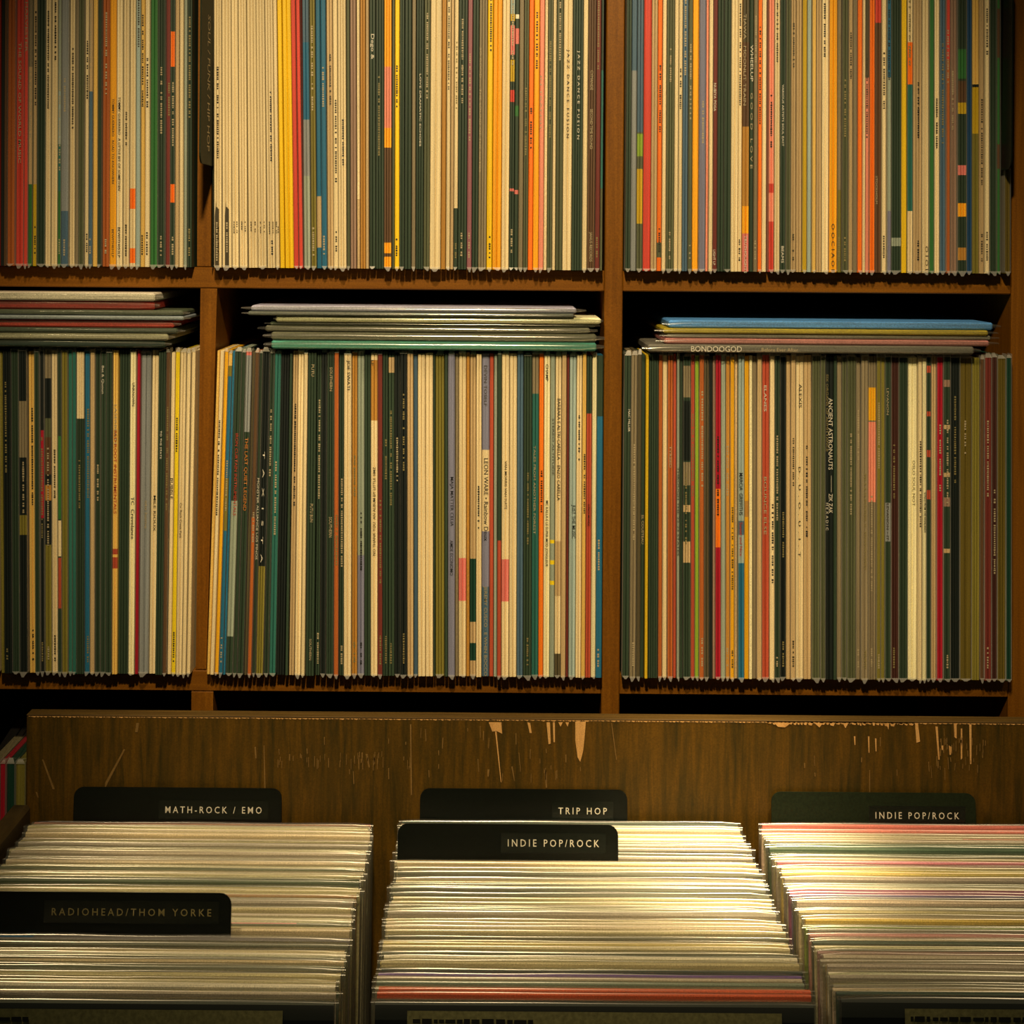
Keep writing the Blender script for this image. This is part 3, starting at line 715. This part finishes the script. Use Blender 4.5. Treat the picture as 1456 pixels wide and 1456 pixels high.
CHIPS = [  # where the stain has flaked off, as outlines in the photograph
 [(818, 1026), (833, 1026), (831, 1050), (829, 1068), (825, 1083), (821, 1076), (818, 1052)],
 [(695, 1027), (713, 1027), (714, 1043), (706, 1039), (700, 1040)], [(704, 1040), (706, 1040), (713, 1112), (712, 1112)],
 [(750, 1027), (754, 1028), (756, 1042), (753, 1042)], [(777, 1027), (782, 1027), (783, 1057), (780, 1058)], [(786, 1027), (789, 1027), (789, 1055), (787, 1055)],
 [(794, 1027), (800, 1027), (797, 1033)], [(804, 1027), (809, 1027), (807, 1033)],
 [(1100, 1027), (1124, 1028), (1116, 1034), (1106, 1033)], [(1158, 1028), (1170, 1028), (1165, 1034)], [(1198, 1028), (1206, 1028), (1202, 1035)], [(1260, 1029), (1264, 1029), (1263, 1037)],
 [(1301, 1028), (1305, 1028), (1308, 1054), (1303, 1056)], [(1356, 1029), (1360, 1029), (1360, 1050), (1357, 1048)], [(1330, 1033), (1333, 1033), (1336, 1080), (1334, 1080)],
 [(1366, 1036), (1368, 1036), (1368, 1078), (1366, 1080)], [(1378, 1030), (1381, 1030), (1381, 1086), (1379, 1086)], [(1349, 1060), (1353, 1062), (1352, 1073), (1350, 1073)],
 [(1338, 1060), (1341, 1060), (1341, 1066), (1339, 1066)], [(1234, 1047), (1236, 1047), (1236, 1070), (1235, 1070)], [(1244, 1050), (1246, 1050), (1246, 1068), (1245, 1068)], [(1214, 1047), (1216, 1047), (1216, 1059), (1215, 1059)],
 [(194, 1028), (198, 1028), (196, 1041), (192, 1041)], [(520, 1072), (523, 1072), (526, 1091), (524, 1091)], [(509, 1075), (511, 1075), (511, 1094), (510, 1094)],
 [(693, 1094), (696, 1094), (695, 1104), (693, 1104)], [(774, 1095), (776, 1095), (778, 1120), (776, 1120)], [(727, 1090), (729, 1090), (732, 1110), (731, 1110)],
 [(583, 1030), (585, 1030), (586, 1130), (584, 1130)], [(1236, 1095), (1237, 1095), (1237, 1135), (1236, 1135)], [(375, 1060), (376, 1060), (378, 1128), (376, 1128)], [(362, 1062), (364, 1062), (365, 1078), (363, 1078)],
 [(869, 1028), (870, 1028), (877, 1080), (876, 1080)],
 [(176, 1065), (178, 1066), (152, 1116), (149, 1122), (150, 1112)], [(60, 1080), (62, 1080), (78, 1122), (75, 1122)], [(51, 1126), (53, 1126), (55, 1134), (53, 1133)],
]
rc = random.Random(21)
NBRIGHT = 22
for _ in range(60):             # short scratches, most of them low on the board or under its edge
    x = rc.choice((rc.uniform(340, 800), rc.uniform(480, 820), rc.uniform(1140, 1440), rc.uniform(1320, 1400)))
    y = rc.choice((rc.uniform(1062, 1100), rc.uniform(1032, 1100)))
    l = rc.uniform(4, 18); w = rc.uniform(0.5, 1.3); s = rc.uniform(-0.06, 0.08) * l
    CHIPS.append([(x, y), (x + w, y), (x + w + s, y + l), (x + s, y + l)])
for _ in range(70):             # a band of short scuffs half way up
    x = rc.choice((rc.gauss(455, 45), rc.gauss(520, 20), rc.gauss(790, 25), rc.gauss(1365, 22))); y = rc.uniform(1068, 1082) + (22 if 700 < x < 900 else (-22 if x > 1000 else 0))
    l = rc.uniform(4, 15); w = rc.uniform(0.5, 1.1)
    CHIPS.append([(x, y), (x + w, y), (x + w, y + l), (x, y + l)])
def chip_mesh(outlines):
    cv, cf = [], []
    for c in outlines:
        i = len(cv); p = chip(c); n = len(p)
        cv += p + [(q[0], q[1] + 0.0007, q[2]) for q in p]
        cf.append(tuple(range(i, i + n))); cf.append(tuple(range(i + 2 * n - 1, i + n - 1, -1)))
        for k in range(n):
            cf.append((i + k, i + n + k, i + n + (k + 1) % n, i + (k + 1) % n))
    return cv, cf


sv, sf = chip_mesh(CHIPS[NBRIGHT:])
sch = mesh_obj('scratches', sv, sf, M['scratch'], bin_)
sch['label'] = 'thin vertical scratches in the dark stain'; sch['kind'] = 'stuff'
cv, cf = chip_mesh(CHIPS[:NBRIGHT])
# a ragged worn strip under the top edge
for x0, x1 in ((1090, 1300), (40, 1456)):
    x = x0
    while x < x1:
        step = rc.uniform(3, 9)
        d = rc.uniform(1.5, 4.5) if x0 > 1000 else rc.uniform(0.0, 1.2)
        i = len(cv)
        yt = 1024.5 - (1456 - x) * 0.0
        zt_ = zbt - 0.0013
        xa, xb_ = X_at(x, 1026, YBB), X_at(min(x + step, x1), 1026, YBB)
        zb_ = zt_ - (d + 1.0) * YBB / F
        yy = YBB - 1.3 - 0.0005
        cv += [(xa, yy, zt_), (xb_, yy, zt_), (xb_ - (xb_ - xa) * .3, yy, zb_), (xa + (xb_ - xa) * .2, yy, zb_ + .0006)]
        cf.append((i, i + 3, i + 2, i + 1))
        x += step
ch = mesh_obj('bare_wood_chips', cv, cf, M['chip'], bin_)
ch['label'] = 'bare pale wood showing through flaked stain'; ch['kind'] = 'stuff'

# ------------------------------------------------------------------ divider cards
TABW, TABH = 0.1945, 0.0275


def tab_outline(x0, x1, z0, z1, r=0.009, n=5):
    pts = [(x0, z0), (x1, z0)]
    for k in range(n + 1):
        a = math.pi / 2 * k / n
        pts.append((x1 - r + r * math.cos(a), z1 - r + r * math.sin(a)))
    for k in range(n + 1):
        a = math.pi / 2 + math.pi / 2 * k / n
        pts.append((x0 + r + r * math.cos(a), z1 - r + r * math.sin(a)))
    return pts


def extrude_y(pts, y0, y1):
    n = len(pts)
    v = [(x, y0, z) for x, z in pts] + [(x, y1, z) for x, z in pts]
    f = [tuple(range(n)), tuple(range(2 * n - 1, n - 1, -1))]
    f += [(i, i + n, (i + 1) % n + n, (i + 1) % n) for i in range(n)]
    return v, f


TILT = math.radians(6.0)
# x left, x right of the tab, y of its foot, text, text x0 x1, text centre y, ink, cap px, label, group centre
DIV = [
 (104, 400, 1163, 'MATH-ROCK / EMO', 235, 372, 1152, 'white', 11.5, 'black divider tab reading math-rock / emo against the bin board', -0.266, 'card'),
 (597, 892, 1165, 'TRIP HOP', 794, 863, 1153.5, 'white', 11.5, 'black divider tab reading trip hop against the bin board', 0.0775, 'card'),
 (565, 879, 1218, 'INDIE POP/ROCK', 722, 852, 1199.5, 'white', 12.5, 'black divider tab reading indie pop/rock in front of the trip hop tab', 0.0775, 'card'),
 (1097, 1388, 1170, 'INDIE POP/ROCK', 1245, 1364, 1160, 'white', 11.5, 'dark green divider tab reading indie pop/rock above coral and pink sleeves', 0.4127, 'gcard'),
 (-24, 328, 1325, 'RADIOHEAD/THOM YORKE', 73, 300, 1298, 'olive', 12.5, 'black divider tab with two olive-lettered names among the math-rock records', -0.266, 'card'),
]
div_rows = {}
for (x0, x1, yb, txt, tx0, tx1, ty, ink, capx, lab, gx, mt) in DIV:
    Yt = 0.544 * F / flat((x0 + x1) / 2, yb)[1]
    div_rows.setdefault(gx, []).append(Yt)
    d = empty('divider_card', (gx, Yt + 0.0006, ZT)); tag(d, lab, 'divider card', 'genre dividers in the bin')
    d.rotation_euler = (-TILT, 0, 0)
    top = TABH * (1.08 if yb > 1300 else 1.0)
    xa, xb = X_at(x0, yb, Yt) - gx, X_at(x1, yb, Yt) - gx
    pts = tab_outline(xa, xb, -0.004, top)
    v, f = extrude_y(pts, -0.0007, 0.0007)
    mesh_obj('tab', v, f, M[mt], d)
    v, f = box_data(-0.157, 0.157, -0.0007, 0.0007, -0.3150, -0.0042, 0)
    mesh_obj('card_panel', v, f, M[mt], d)
    ta, tb = X_at(tx0, ty, Yt) - gx, X_at(tx1, ty, Yt) - gx
    tz = ZC - flat((tx0 + tx1) / 2, ty)[1] * Yt / F - ZT
    v, f = extrude_y([(ta - 0.006, tz - 0.0085), (tb + 0.006, tz - 0.0085), (tb + 0.006, tz + 0.0085), (ta - 0.006, tz + 0.0085)], -0.00095, -0.00072)
    tp = mesh_obj('label_tape', v, f, M['tape'], d)
    put_text(txt, ink, capx * 0.80 * Yt / F, tb - ta, (ta, -0.0011, tz), (1, 0, 0), (0, 0, 1), d, bold=0.004, spacing=1.5)

# divider tabs standing out from the top shelf, edge-on to the room
for (px_in, px_out, yb, ink, mt, lab, txt) in (
        (301.6, 284, 234, 'olive', 'gcard', 'dark green divider tab jutting out before the post on the top shelf', 'SOUL / FUNK / HIP HOP'),
        (1424.6, 1438.5, 241, 'dark', 'card', 'black divider tab jutting out at the far end of the top shelf', None)):
    xi = X_at(px_in, yb, YS)
    # how far it must stand out to cover the pixels between its two edges
    out = YS - xi * F / flat(px_out, yb)[0]
    zlo = Z_at(px_in, yb, YS - out / 2); zhi = min(zlo + 0.1945, BT[0] - TH - 0.03)
    pts = tab_outline(zlo, zhi, -0.004, out)                # (z, distance out)
    d = empty('divider_card', (xi, YS, zlo)); tag(d, lab, 'divider card', 'dividers on the top shelf')
    n = len(pts)
    v = [(-0.0007, -o_, z - zlo) for z, o_ in pts] + [(0.0007, -o_, z - zlo) for z, o_ in pts]
    f = [tuple(range(n)), tuple(range(2 * n - 1, n - 1, -1))] + [(i, i + n, (i + 1) % n + n, (i + 1) % n) for i in range(n)]
    mesh_obj('tab', v, f, M[mt], d)
    v, f = box_data(-0.0003, 0.0003, 0.0045, 0.30, BT[1] - zlo + 0.0005, BT[1] - zlo + 0.315, 0)
    mesh_obj('card_panel', v, f, M[mt], d)
    if txt:
        put_text(txt, 'cream', 0.013, 0.130, (0.0009, -out * 0.40, 0.143), (0, 0, -1), (0, 1, 0), d, bold=0.0)

# ------------------------------------------------------------------ records in the bin
# rows read down each bin: y in the photograph and colour of the sleeve's edge
G_CR, G_TN, G_DK, G_IV = (196, 164, 104), (150, 124, 76), (66, 60, 36), (222, 194, 136)
SPECIAL = {
 'mid': {1171: ((50, 62, 46), 'dark green'), 1186: (G_CR, 'cream'), 1213: (G_DK, 'dark'), 1296: ((150, 130, 90), 'tan'), 1310: ((150, 132, 120), 'lilac grey'), 1329: ((90, 78, 48), 'dark olive'), 1340: ((190, 150, 70), 'straw'), 1357: ((64, 62, 36), 'moss'),
         1366: ((160, 120, 50), 'caramel'), 1381: ((34, 40, 26), 'black green'), 1388: ((98, 58, 104), 'purple'), 1396: ((110, 108, 76), 'sage'), 1410: ((196, 70, 26), 'orange red'), 1422: ((26, 28, 18), 'black')},
 'left': {1169: ((190, 110, 84), 'rosy'), 1178: (G_CR, 'cream'), 1232: ((90, 84, 50), 'olive'), 1251: ((70, 72, 40), 'moss'), 1272: ((150, 95, 40), 'rust'), 1313: ((96, 86, 52), 'taupe'), 1332: ((110, 92, 76), 'mauve brown'), 1340: ((120, 96, 52), 'caramel'), 1372: ((88, 80, 46), 'olive'),
          1385: ((190, 160, 100), 'pale cream'), 1406: ((70, 72, 34), 'dark green'), 1414: ((110, 98, 60), 'taupe'), 1424: ((40, 40, 22), 'black')},
 'right': {1178: ((216, 110, 84), 'coral'), 1194: ((190, 150, 100), 'beige'), 1206: ((74, 86, 54), 'dark green'), 1213: ((88, 90, 58), 'moss'), 1228: ((206, 110, 104), 'pink'), 1240: ((206, 164, 70), 'yellow'), 1247: ((200, 158, 74), 'straw'), 1256: ((140, 124, 92), 'taupe'), 1267: ((160, 84, 96), 'plum pink'),
           1272: ((118, 90, 112), 'violet'), 1292: ((118, 112, 108), 'blue grey'), 1310: ((196, 150, 60), 'amber'), 1318: ((130, 134, 50), 'green'), 1331: ((186, 120, 96), 'rose'), 1340: ((76, 76, 52), 'dark grey'), 1348: ((196, 166, 110), 'cream'), 1356: ((150, 104, 84), 'dusty rose'), 1373: ((184, 128, 28), 'amber gold'),
           1384: ((56, 66, 44), 'dark green'), 1396: ((120, 102, 48), 'olive'), 1414: ((40, 52, 34), 'bottle green'), 1424: ((18, 20, 14), 'black')},
}
BINS = {'left': (-0.266, 1166, 'math-rock bin'), 'mid': (0.0775, 1168, 'trip hop bin'), 'right': (0.4127, 1174, 'bin beyond trip hop')}
rb = random.Random(17)
for bname, (gx, ystart, where) in BINS.items():
    spec = SPECIAL[bname]
    pxg = PX + gx * F / 1.3
    rows = []
    y = ystart + 2.0
    keys = sorted(spec)
    while y < 1416:
        nearest = [k for k in keys if abs(k - y) < 2.6]
        rows.append((y, spec[nearest[0]] if nearest else None))
        y += rb.uniform(4.2, 5.6) * (0.92 + 0.16 * (y - 1168) / 250)
    rows.append((1424, spec[keys[-1]] if keys[-1] > 1416 else None))
    Ys = [0.544 * F / flat(pxg, yy)[1] for yy, _ in rows]
    slots = []
    for i, (yy, sp) in enumerate(rows):
        Yt = Ys[i]
        gapn = (Ys[i - 1] - Ys[i]) if i else 0.0055
        t = min(0.0078, gapn * 0.99 - rb.uniform(0.0010, 0.0017))
        for q in div_rows.get(gx, []):
            if Yt - 0.0022 < q < Yt + t + 0.0022:            # leave a slot for the divider card
                if q - Yt > t * 0.5:
                    t = q - 0.0020 - Yt
                else:
                    t = Yt + t - q - 0.0024; Yt = q + 0.0024
        if t > 0.0015:
            slots.append((yy, sp, Yt, t))
    N = len(slots)
    for i, (yy, sp, Yt, t) in enumerate(slots):
        if sp:
            rgb, word = sp
        else:
            rgb, word = rb.choice((((200, 164, 116), 'cream'), ((186, 150, 108), 'rosy beige'), ((170, 140, 102), 'tan'), ((214, 184, 138), 'ivory'), ((180, 150, 96), 'beige'), ((146, 122, 90), 'fawn'), ((124, 106, 78), 'taupe'), ((196, 158, 104), 'cream'), ((160, 132, 100), 'dusty tan'), ((92, 82, 54), 'dark moss')))
        c = albedo(rgb, 0.80)
        jx = rb.uniform(-0.0022, 0.0022); tz = ZT + rb.uniform(-0.0030, 0.0012)
        if i == N - 1: jx = 0.0
        root = empty('binned_record', (gx + jx, Yt, tz))
        root.rotation_euler = (-TILT - math.radians(rb.uniform(-0.015, 0.015) if i < N - 1 else 0), 0, math.radians(rb.uniform(-0.04, 0.04)))
        tag(root, f"{word} record edge, {ordinal(N - i)} from the front of the {where}", 'record', f'records filed in the {where}')
        # sleeve: top edge slightly rounded, front cover facing the room
        hw = 0.1572; Hh = 0.3140
        e = t * 0.22
        prof = [(0, -Hh), (0, -e), (e * .9, 0), (t - e * .9, 0), (t, -e), (t, -Hh)]
        V = [(-hw, a, b) for a, b in prof] + [(hw, a, b) for a, b in prof]
        n = len(prof)
        Fc = [(k, k + n, (k + 1) % n + n, (k + 1) % n) for k in range(n)] + [tuple(range(n)), tuple(range(2 * n - 1, n - 1, -1))]
        # light scuffed board showing at the very edge, cover colour on the faces
        face_c = c if i < N - 1 else albedo((14, 15, 10))
        cs = [face_c, c, c, c, face_c, c, c, c]
        mesh_obj('cover', V, Fc, M['edge'], root, (0, 0, 0), cs)
        # clear sleeve: loose fold standing over the top edge, open corners past both sides
        nseg = 18; V, Fc = [], []
        ex = rb.uniform(0.0018, 0.0040); hgt = rb.uniform(0.0010, 0.0032); ph = rb.uniform(0, 6)
        lean_f = rb.uniform(-0.0002, 0.0003)
        NP = 7
        for k in range(nseg + 1):
            xx = -hw - ex + (2 * hw + 2 * ex) * k / nseg
            edge = 1.0 if 0 < k < nseg else 0.3
            wv = (0.85 + 0.10 * math.sin(ph + k * 0.7) + rb.uniform(-0.06, 0.06)) * hgt * edge + 0.0003
            V += [(xx, -0.0003, -0.012), (xx, -0.0003, -0.0004)]
            for q, (fy, fz) in enumerate(((0.12, 0.62), (0.36, 0.94), (0.64, 1.0), (0.88, 0.66))):
                V.append((xx, t * fy + lean_f * fz, wv * fz))
            V.append((xx, t + 0.0001, -0.0008))
        for k in range(nseg):
            for q in range(NP - 1):
                a = k * NP + q; Fc.append((a, a + NP, a + NP + 1, a + 1))
        for s, k in ((-1, 0), (1, nseg)):
            j = len(V); xx = s * (hw + ex); xi = s * (hw + 0.0003)
            V += [(xx, t * .4, -0.001), (xx + s * rb.uniform(-.001, .001), t * .45, -0.10), (xx - s * 0.001, t * .5, -0.25), (xi, t * .5, -0.25), (xi, t * .5, -0.10), (xi, t * .4, -0.001)]
            Fc += [(j, j + 1, j + 4, j + 5), (j + 1, j + 2, j + 3, j + 4)]
        mesh_obj('plastic_sleeve', V, Fc, M['film_top'], root, smooth=True)
        # print on a few of the edges
        if bname == 'left' and yy == rows[-3][0] or (bname == 'left' and 1402 < yy < 1409):
            VV, FF = [], []
            for xx, ln in ((-0.075, .005), (-0.055, .010), (-0.03, .006), (-0.008, .022), (0.048, .024), (0.088, .006), (0.108, .007), (0.128, .022)):
                j = len(VV); VV += [(xx, e, 0.0001), (xx + ln, e, 0.0001), (xx + ln, t - e, 0.0001), (xx, t - e, 0.0001)]; FF.append((j, j + 1, j + 2, j + 3))
            mesh_obj('lettering', VV, FF, INK['yellow'], root)
        patch = None
        if bname == 'left' and sp and word == 'taupe' and yy < 1330: patch = (0.062, 0.116, (206, 112, 84))
        if bname == 'right' and sp and word == 'beige': patch = (0.022, 0.15, (206, 92, 66))
        if bname == 'right' and sp and word == 'blue grey': patch = (0.060, 0.11, (190, 110, 40))
        if bname == 'left' and sp and word == 'mauve brown': patch = (-0.157, -0.09, (40, 90, 110))
        if patch:
            x0_, x1_, pc = patch
            mesh_obj('edge_print', [(x0_, e, 0.00012), (x1_, e, 0.00012), (x1_, t - e, 0.00012), (x0_, t - e, 0.00012)], [(0, 1, 2, 3)], M['edge'], root, (0, 0, 0), [albedo(pc, 0.8)])
        if i == N - 1:
            # paper with rows of small print behind the clear film of the front record
            xl, xr = {'left': (-0.15, 0.121), 'mid': (-0.134, 0.134), 'right': (-0.112, 0.15)}[bname]
            sh = mesh_obj('info_sheet', [(xl, -0.0006, -0.26), (xr, -0.0006, -0.26), (xr, -0.0006, -0.0055), (xl, -0.0006, -0.0055)], [(0, 1, 2, 3)], M['sheet'], root)
            VV, FF = [], []
            for ln in range(14):
                z = -0.0125 - ln * 0.0105
                x = xl + 0.004
                end = xr - 0.004 if ln else (xl + 0.09)
                while x < end:
                    w_ = rb.uniform(0.002, 0.009)
                    j = len(VV); hh = rb.uniform(0.0012, 0.0019)
                    VV += [(x, -0.0009, z - hh), (min(x + w_, end), -0.0009, z - hh), (min(x + w_, end), -0.0009, z + hh), (x, -0.0009, z + hh)]; FF.append((j, j + 1, j + 2, j + 3))
                    x += w_ + rb.uniform(0.0008, 0.0018)
            mesh_obj('lettering', VV, FF, INK['black'], sh)
